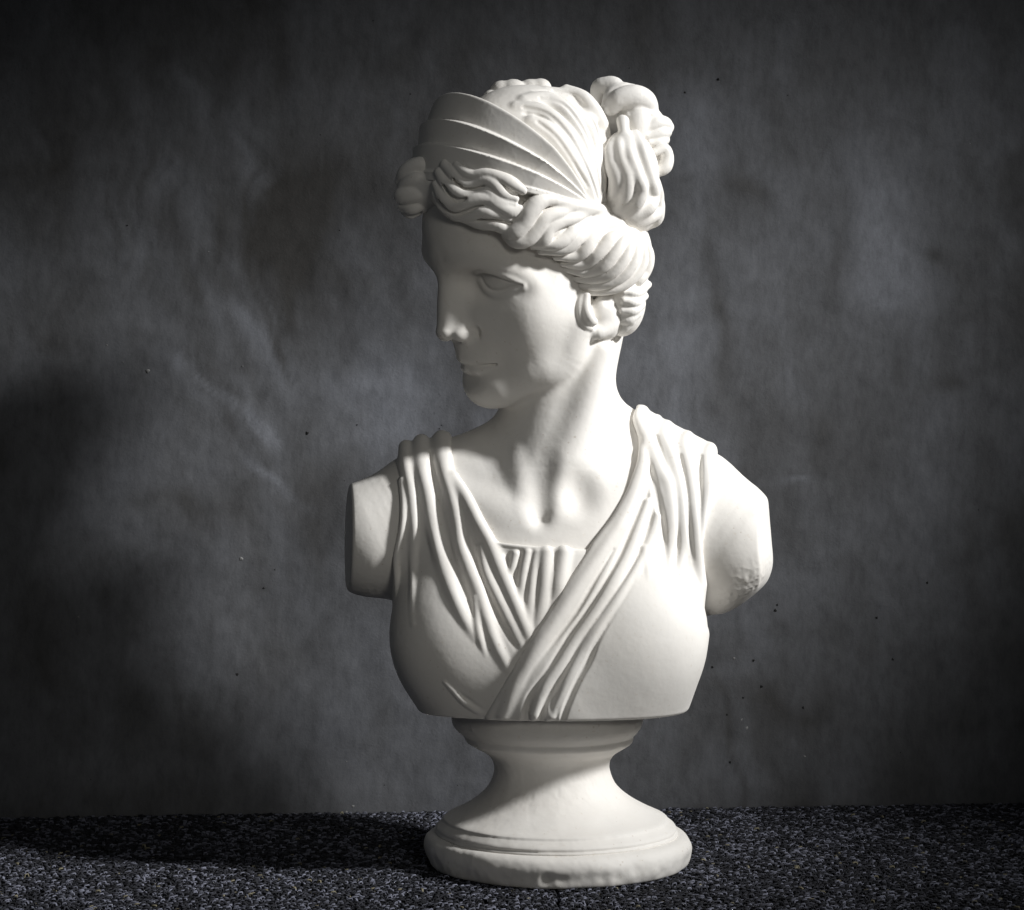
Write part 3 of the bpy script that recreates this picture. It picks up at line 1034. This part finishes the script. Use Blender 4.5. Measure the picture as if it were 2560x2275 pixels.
sfold = [
    ([(1612, 1110), (1608, 1165), (1585, 1240), (1550, 1310), (1505, 1378), (1462, 1440), (1420, 1505), (1395, 1545), (1355, 1605), (1320, 1660), (1282, 1725), (1258, 1790)], [9, 14, 16, 17, 18, 19, 20, 20, 20, 19, 18, 16]),
    ([(1618, 1255), (1598, 1320), (1570, 1390), (1530, 1462), (1488, 1530), (1440, 1597), (1400, 1660), (1360, 1720), (1335, 1785)], [8, 11, 13, 14, 14, 14, 13, 12, 11]),
    ([(1645, 1290), (1628, 1350), (1590, 1425), (1545, 1495), (1497, 1568), (1455, 1635), (1420, 1700), (1380, 1790)], [6, 9, 11, 12, 12, 12, 12, 10]),
    ([(1598, 1045), (1625, 1109), (1651, 1172), (1671, 1215), (1680, 1297), (1676, 1380), (1672, 1440)], [13, 15, 17, 18, 16, 12, 4]),
    ([(1660, 1085), (1684, 1150), (1702, 1225), (1708, 1300), (1708, 1380), (1700, 1450)], [11, 13, 13, 12, 10, 4]),
    ([(1712, 1112), (1728, 1190), (1738, 1290), (1742, 1370), (1757, 1470)], [12, 14, 13, 12, 7]),
    ([(1770, 1140), (1772, 1220), (1760, 1290), (1754, 1340)], [11, 11, 8, 5]),
    ([(1610, 1370), (1618, 1420), (1620, 1450)], [6, 6, 3]),
]
for pts, r in sgro:
    low = pts[-1][1] > 1780
    sash.s(Tube(over(sbase, pts, np.array(r) * 0.4 if low else sink(r, 0.4, 1), False), np.array(r) * 1.0), 6)
for pts, r in sfold:
    low = pts[-1][1] > 1780
    rr = np.array(r, float) * 1.1
    sash.u(Tube(over(sbase, pts, -rr * 0.5 if low else sink(rr, 0.5)), wide(pts, rr)), 9)
sash.i(CUT, 8)
settle(sculpt('sash', sash, PLASTER, bust, h=5.5, sub=1, rough=0.4, hide=[torso], lo=np.array([-150, -500, -700]), hi=np.array([700, 330, 300])))

# ------------------------------------------------------------------ hair
SK_C, SK_R = np.array([60.0, 0, 0]), np.array([246.0, 212, 262])


def skull_solid(offset, w0=200.0, k=0.0):
    """head ellipsoid grown by offset away from the hinge over the ears"""
    def fn(x, y, z):
        x, y, z = x - HO[0], y - HO[1], z - HO[2]
        f = x * HF[0] + y * HF[1] + z * HF[2]
        s = x * HS[0] + y * HS[1] + z * HS[2]
        u = x * HU[0] + y * HU[1] + z * HU[2]
        rho = np.sqrt((f + 11) ** 2 + (u + 44) ** 2)
        th = np.degrees(np.arctan2(u + 44, f + 11))
        w = np.clip(rho / w0, 0, 1)
        off = offset(th) * w
        rf, rs, ru = SK_R[0] + off, SK_R[1] + off, SK_R[2] + off
        a, b, c = (f - SK_C[0]) / rf, s / rs, u / ru
        k0 = np.sqrt(a * a + b * b + c * c)
        k1 = np.sqrt((a / rf) ** 2 + (b / rs) ** 2 + (c / ru) ** 2) + 1e-9
        return k0 * (k0 - 1) / k1
    e = SK_R + 75
    E = np.sqrt(((HEAD * e[:, None]) ** 2).sum(0))
    c = HO + SK_C[0] * HF
    return Func(fn, c - E, c + E)


def hinge_plane(deg, below=True):
    """half space under (or over) the plane through the hinge at the given angle"""
    t = math.radians(deg)
    n = -math.sin(t) * HF + math.cos(t) * HU
    return Plane(H(-11, 0, -44), n if below else -n)


TIERS = [(25.0, 35.4, 30, 38, 5), (35.4, 44.8, 38, 44, 11), (44.8, 57.0, 44, 52, 12)]   # from, to, rise, scoop between the lips


def band_offset(th):
    o = np.full(np.shape(th), 28.0)
    for t0, t1, a, b, sc in TIERS:
        q = np.clip((th - t0) / (t1 - t0), 0, 1)
        # the foot of each fold starts a little inside the lip below it
        o = np.where(th >= t0, a + (b - a) * q - sc * np.minimum(1, q * 7) * (1 - q) ** 0.8 * 1.25, o)
    return o


crown = Solid().u(skull_solid(lambda th: np.interp(th, [20, 60, 76, 95, 180], [-4, -16, -6, 4, 12])))
crown.i(hinge_plane(24, below=False), 6)
CR0 = crown.copy()
crown_r = [
    [(1330, 300), (1380, 330), (1425, 385), (1460, 440), (1494, 505)],
    [(1290, 262), (1350, 270), (1400, 305), (1440, 360), (1470, 425), (1497, 500)],
    [(1310, 245), (1370, 240), (1420, 275), (1460, 335), (1485, 410), (1501, 490)],
    [(1370, 222), (1420, 235), (1462, 280), (1490, 340), (1502, 410), (1506, 480)],
    [(1420, 216), (1465, 240), (1500, 290), (1515, 340), (1513, 410), (1509, 470)],
]
crown_fine = []
crown_g = [
    [(1320, 284), (1365, 296), (1413, 345), (1452, 405), (1496, 503)],
    [(1330, 258), (1385, 272), (1432, 322), (1466, 385), (1500, 492)],
    [(1345, 232), (1398, 240), (1445, 282), (1476, 340), (1504, 485)],
    [(1400, 218), (1445, 240), (1480, 285), (1502, 345), (1508, 470)],
]
for q in [[(1310, 268), (1370, 285), (1420, 335), (1458, 400), (1494, 495)], [(1352, 246), (1406, 258), (1452, 312), (1482, 380), (1502, 488)],
          [(1385, 226), (1436, 240), (1476, 292), (1498, 360), (1507, 475)], [(1345, 305), (1392, 345), (1430, 400), (1470, 468)]]:
    crown_fine.append(q)
for q in crown_g:
    crown.s(Tube(CR0.drape(q, 1), [7, 12, 13, 10, 4] if len(q) == 5 else [6, 10, 12, 11, 7, 4]), 14)
for q in crown_r:
    crown.u(Tube(CR0.drape(q, -7), [14, 19, 19, 14, 6] if len(q) == 5 else [10, 16, 19, 18, 12, 6]), 16)
CR1 = crown.copy()
for q in crown_fine:
    crown.s(Tube(CR1.drape(q, 2), np.linspace(5, 3, len(q))), 5)
hair = settle(sculpt('hair', crown, PLASTER, bust, h=4.6, sub=1, rough=0.8, hide=[hd]))

band = Solid().u(skull_solid(band_offset))
band.i(hinge_plane(57.0), 9)
band.i(hinge_plane(22.0, below=False), 0)
(sculpt('headband', band, PLASTER, hair, h=4.2, sub=1, rough=0.5, hide=[hd, crown]))

# fringe: two waves parted over the brow, rolled back over the ear
fr = Solid()
hb = face.drape([(1098, 462), (1146, 490), (1210, 512), (1272, 535), (1338, 562), (1405, 590), (1470, 622)], -10)
fr.u(Tube(hb, [44, 52, 50, 44, 44, 50, 56]))
fr.u(Ell(Q(1520, 642, 156), (104, 84, 94), A), 30)
FR0 = fr.copy().u(skull_solid(lambda th: 24 + 0 * th)).u(Sub(face))
strands = [
    ([(1113, 412), (1135, 436), (1161, 462), (1186, 460), (1210, 450), (1234, 458), (1258, 484), (1288, 497)], [12, 13, 14, 12, 13, 15, 14, 8]),
    ([(1142, 412), (1161, 430), (1184, 438), (1214, 434), (1247, 443), (1276, 457), (1307, 476)], [9, 12, 12, 12, 14, 15, 9]),
    ([(1098, 432), (1113, 456), (1137, 478), (1161, 486), (1190, 480), (1222, 482), (1252, 505), (1285, 512)], [12, 13, 15, 13, 11, 13, 14, 8]),
    ([(1089, 460), (1109, 496), (1137, 516), (1161, 510), (1190, 498), (1221, 498), (1247, 514), (1276, 528), (1298, 522)], [9, 13, 14, 14, 15, 16, 16, 15, 8]),
    ([(1087, 484), (1104, 515), (1137, 537), (1170, 540), (1203, 530), (1236, 534), (1272, 546)], [7, 10, 12, 13, 14, 14, 8]),
    ([(1160, 550), (1200, 560), (1240, 562), (1275, 580)], [6, 11, 13, 10]),
    ([(1250, 568), (1280, 580), (1306, 560), (1326, 530), (1350, 506), (1386, 498)], [8, 17, 18, 18, 15, 7]),
    ([(1262, 596), (1290, 606), (1320, 597), (1346, 570), (1366, 545), (1400, 533), (1433, 522)], [7, 13, 16, 16, 15, 13, 6]),
    ([(1330, 612), (1357, 600), (1374, 570), (1402, 553), (1438, 543), (1476, 530)], [8, 15, 16, 15, 13, 6]),
    ([(1340, 622), (1389, 610), (1420, 592), (1440, 570), (1470, 545)], [7, 13, 14, 13, 7]),
    ([(1360, 636), (1411, 622), (1443, 599), (1463, 574), (1490, 548), (1515, 538)], [7, 13, 14, 14, 12, 7]),
    ([(1400, 650), (1440, 641), (1464, 622), (1477, 594), (1500, 568), (1535, 554), (1572, 556)], [8, 15, 18, 20, 21, 22, 18]),
    ([(1415, 668), (1461, 660), (1490, 638), (1512, 614), (1532, 592), (1575, 574)], [6, 14, 16, 16, 14, 7]),
    ([(1420, 682), (1468, 682), (1508, 666), (1536, 634), (1558, 602), (1580, 574)], [7, 12, 14, 14, 12, 6]),
    ([(1430, 696), (1478, 700), (1520, 690), (1550, 664), (1572, 628), (1584, 578)], [6, 10, 12, 13, 12, 6]),
    ([(1445, 712), (1498, 716), (1543, 702), (1574, 674), (1592, 636), (1590, 580)], [7, 11, 12, 13, 12, 6]),
    ([(1455, 728), (1510, 729), (1560, 716), (1596, 684), (1612, 644), (1600, 588)], [7, 11, 12, 13, 12, 6]),
    ([(1460, 738), (1500, 742), (1548, 737), (1590, 714), (1618, 680), (1626, 640), (1612, 596)], [6, 9, 10, 11, 12, 12, 8]),
]
for q, r in strands:
    r = np.array(r, float) * (1.28 if q[0][1] < 640 and q[0][0] < 1420 else 1.12)
    o = -r * 0.22
    if q[0][0] > 1245:
        o[0] = -r[0] - 8
    fr.u(Tube(FR0.drape(q, o), r, step=4.5), 3)
for q, r in [
    ([(1130, 428), (1144, 452), (1162, 474), (1186, 474), (1212, 464)], [3, 6, 6, 5, 3]),
    ([(1106, 448), (1120, 474), (1146, 500), (1176, 498), (1204, 490)], [3, 6, 7, 5, 3]),
    ([(1098, 478), (1112, 506), (1142, 528), (1176, 524), (1208, 512)], [3, 6, 6, 5, 3]),
    ([(1220, 446), (1248, 456), (1276, 480), (1300, 486)], [3, 4, 5, 3]),
    ([(1190, 546), (1236, 548), (1284, 560)], [3, 5, 3])]:
    fr.s(Tube(FR0.drape(q, np.array(r) * 0.9), r, step=5), 4)
fr.u(Tube(FR0.drape([(1375, 500), (1440, 514), (1500, 524), (1548, 536)], -4), [10, 15, 16, 12]), 10)
# far wave, on the other side of the parting
fr.u(Ell(Q(1046, 468, -58), (42, 50, 60), A), 14)
fr.u(Ell(Q(1082, 466, -20), (44, 36, 58), A), 18)
for q in [[(1112, 408, 0), (1096, 404, -8), (1078, 414, -16), (1062, 424, -30)], [(1100, 436, -4), (1086, 440, -12), (1070, 448, -24)],
          [(1094, 470, -8), (1082, 476, -16), (1066, 484, -28)], [(1096, 504, -14), (1078, 510, -24), (1060, 514, -36)]]:
    fr.u(Tube([Q(*t) for t in q], np.linspace(13, 17, len(q)), step=4.5), 6)
for q, r in [
    ([(1084, 424, -8), (1050, 412, -28), (1020, 428, -58), (1002, 452, -86)], [13, 20, 22, 14]),
    ([(1076, 446, -6), (1042, 446, -26), (1016, 462, -56), (1002, 476, -86)], [10, 18, 18, 12]),
    ([(1074, 480, -10), (1040, 486, -30), (1010, 488, -60), (1000, 490, -90)], [10, 20, 22, 14]),
    ([(1066, 510, -24), (1034, 520, -44), (1010, 514, -74)], [8, 16, 15]),
    ([(1050, 532, -50), (1026, 538, -66), (1010, 530, -84)], [6, 9, 8])]:
    fr.u(Tube([Q(*t) for t in q], r, step=4.5), 3)
(sculpt('wavy_fringe', fr, PLASTER, hair, h=4.0, sub=1, rough=0.7, hide=[hd, crown]))

# hair drawn up behind, and the knot of curls
bk = Solid().u(Ell(P(1564, 446, 70), (82, 130, 116)))
bk.u(Ell(P(1560, 530, 60), (80, 110, 62)), 20)
BK0 = bk.copy()
for q, r in [
    ([(1531, 345), (1526, 378), (1530, 411), (1542, 444), (1536, 480), (1508, 512)], [14, 20, 22, 22, 18, 7]),
    ([(1549, 339), (1548, 367), (1556, 405), (1570, 444), (1562, 488), (1532, 522)], [10, 14, 16, 17, 16, 8]),
    ([(1569, 339), (1576, 389), (1594, 440), (1606, 477), (1592, 510), (1566, 536)], [9, 14, 16, 17, 16, 9]),
    ([(1593, 325), (1608, 378), (1626, 444), (1636, 488), (1624, 521), (1594, 550)], [10, 15, 16, 17, 16, 9]),
    ([(1622, 400), (1640, 455), (1648, 499), (1640, 537), (1605, 565)], [10, 14, 15, 15, 9]),
    ([(1640, 470), (1650, 515), (1646, 550), (1618, 580)], [8, 12, 13, 8]),
    ([(1557, 300), (1560, 330), (1565, 360)], [16, 12, 8])]:
    r = np.array(r, float)
    o = -r * 0.15
    o[0], o[-1] = -r[0] * (0.2 if q[0][1] < 310 else 1.0), -r[-1] - 5
    bk.u(Tube(BK0.drape(q, o), r, step=5), 9)
(sculpt('back_hair', bk, PLASTER, hair, h=4.0, sub=1, rough=0.9, hide=[hd, crown]))

kn = Solid().u(Ell(P(1590, 310, 20), (46, 66, 70)))
for q, r in [
    ([(1492, 262, 10), (1497, 222, 20), (1515, 214, 26), (1538, 216, 30), (1548, 240, 38)], [12, 20, 22, 22, 12]),
    ([(1512, 262, 46), (1525, 236, 44), (1550, 224, 40), (1580, 228, 30)], [10, 16, 18, 18]),
    ([(1528, 272, 66), (1550, 250, 66), (1584, 244, 60), (1612, 256, 46), (1628, 282, 30)], [18, 28, 32, 30, 20]),
    ([(1571, 290, 70), (1606, 288, 60), (1634, 290, 40), (1646, 300, 20)], [10, 16, 18, 14]),
    ([(1612, 322, 62), (1638, 308, 50), (1658, 308, 30), (1668, 318, 10)], [10, 17, 18, 16]),
    ([(1619, 340, 60), (1650, 332, 44), (1664, 330, 20)], [8, 15, 15]),
    ([(1624, 356, 56), (1650, 352, 40), (1660, 350, 16)], [8, 14, 14]),
    ([(1636, 380, 56), (1658, 372, 46), (1668, 392, 40), (1662, 418, 40), (1640, 432, 44)], [9, 15, 16, 17, 12])]:
    kn.u(Tube([P(*t) for t in q], r, step=4.5), 5)
kn.u(Ell(P(1610, 400, 10), (40, 50, 50)), 10)
for u, v, d, r in [(1228, 244, -30, 20), (1254, 230, -40, 28), (1284, 232, -40, 34), (1326, 224, -50, 28), (1350, 222, -50, 26), (1300, 262, -30, 26), (1246, 260, -20, 20)]:
    kn.u(Ell(P(u, v, d), (r * 1.1, r, r)), 6)
kn.u(Tube([P(1280, 270, -60), P(1420, 280, -90), P(1580, 300, -30)], [40, 40, 50]), 12)
(sculpt('hair_knot', kn, PLASTER, hair, h=4.0, sub=1, rough=1.1, grain=0.8, hide=[hd, crown]))

np_ = Solid().u(Ell(P(1556, 752, 40), (58, 84, 88)))
np_.u(Ell(P(1580, 640, 20), (50, 90, 90)), 30)
NP0 = np_.copy()
for q in [[(1560, 752), (1590, 756), (1614, 740)], [(1556, 778), (1584, 778), (1606, 764)], [(1550, 806), (1574, 800), (1596, 786)], [(1534, 832), (1556, 824), (1580, 806)], [(1560, 730), (1595, 732), (1622, 712)]]:
    np_.u(Tube(NP0.drape(q, -2), [8, 12, 10]), 5)
(sculpt('nape_hair', np_, PLASTER, hair, h=4.4, sub=1, rough=0.7, hide=[hd, crown]))

# ------------------------------------------------------------------ socle and plinth (turned)


def lathe(name, prof, n, wob, parent, chisel=False):
    prof = np.array(prof, float)
    t = np.concatenate([[0], np.cumsum(np.linalg.norm(np.diff(prof[:, :2], axis=0), axis=1))])
    m = int(t[-1] / 3.4)
    tt = np.linspace(0, t[-1], m)
    # Catmull-Rom through the profile
    X = np.vstack([2 * prof[0] - prof[1], prof, 2 * prof[-1] - prof[-2]])
    seg = np.clip(np.searchsorted(t, tt, side='right') - 1, 0, len(prof) - 2)
    q = ((tt - t[seg]) / np.maximum(t[seg + 1] - t[seg], 1e-9))[:, None]
    a, b, c, d = X[seg], X[seg + 1], X[seg + 2], X[seg + 3]
    pr = 0.5 * (2 * b + (c - a) * q + (2 * a - 5 * b + 4 * c - d) * q * q + (3 * b - a - 3 * c + d) * q ** 3)
    ang = np.linspace(0, 2 * math.pi, n, endpoint=False)
    R, Zv = pr[:, 0][:, None], pr[:, 1][:, None]
    cu = np.interp(pr[:, 1], [1764, 1801, 1900, 2000, 2100, 2160], [1368, 1368, 1380, 1386, 1394, 1394])[:, None]
    Z = VC - Zv + 0 * ang
    x, y = np.cos(ang)[None, :], np.sin(ang)[None, :]
    p = np.stack([(R * x).ravel(), (R * y).ravel(), Z.ravel()], 1)
    dr = (vnoise(p, 150, 51) * 3.0 + vnoise(p, 60, 52) * 1.6) * wob
    fine = vnoise(p, 22, 53) * 0.7 + vnoise(p, 8, 54) * 0.4
    dr = dr + fine
    if chisel:
        # side of the plinth: hand trimmed facets and nicks
        side = np.exp(-((Zv - 2128) / 16) ** 2) * np.ones((1, n))
        a2 = np.degrees(np.arctan2(-y, x)) + 0 * R
        fac = np.abs(((a2 * 0.16 + 0.35 * np.sin(a2 * 0.11)) % 1.0) - 0.5) * 2
        near = np.exp(-((a2 - 88) / 26) ** 2)
        dr = dr - (side * near * (2.0 + 4.5 * fac * (0.5 + 0.5 * np.sin(a2 * 0.21)))).ravel() - (side * 2.2 * np.sin(a2 * 0.09)).ravel()
        dr = dr + (vnoise(p * np.array([1, 1, 0.5]), 20, 57) * side.ravel() * 2.4)
    Rr = R + dr.reshape(R.shape[0], n)
    V = np.stack([(cu - UC) + Rr * x, Rr * y, Z + 0.6 * vnoise(p, 40, 55).reshape(Z.shape)], 2).reshape(-1, 3)
    i = np.arange(m * n).reshape(m, n)
    j = np.roll(i, -1, 1)
    F = np.stack([i[:-1].ravel(), i[1:].ravel(), j[1:].ravel(), j[:-1].ravel()], 1)
    return link_mesh(name, V, F, PLASTER, parent)


socle = settle(lathe('socle', [
    (150, 1757), (236, 1760), (241, 1783), (238, 1804), (231, 1818), (219, 1831), (213, 1837), (211, 1845), (206, 1853), (195, 1860), (184, 1867), (172, 1874), (160, 1883), (150, 1898),
    (147, 1916), (149, 1935), (157, 1956), (172, 1976), (196, 1997), (226, 2015), (252, 2028), (272, 2037), (280, 2042), (281, 2046), (287, 2051), (297, 2059), (301, 2065),
    (299, 2070), (304, 2075), (290, 2090), (270, 2110)], 440, 1.3, bust))
(lathe('plinth', [
    (240, 2079), (288, 2078), (303, 2077), (315, 2080), (325, 2087), (331, 2098), (333, 2110), (331, 2124), (327, 2138), (322, 2148), (316, 2151), (300, 2151.5), (200, 2151.5), (120, 2151.5)], 520, 1.8, socle, chisel=True))

print('tris', sum(len(o.data.loops) - 2 * len(o.data.polygons) for o in scn.objects if o.type == 'MESH'))
print('scene built in %.1fs' % (time.time() - T0))
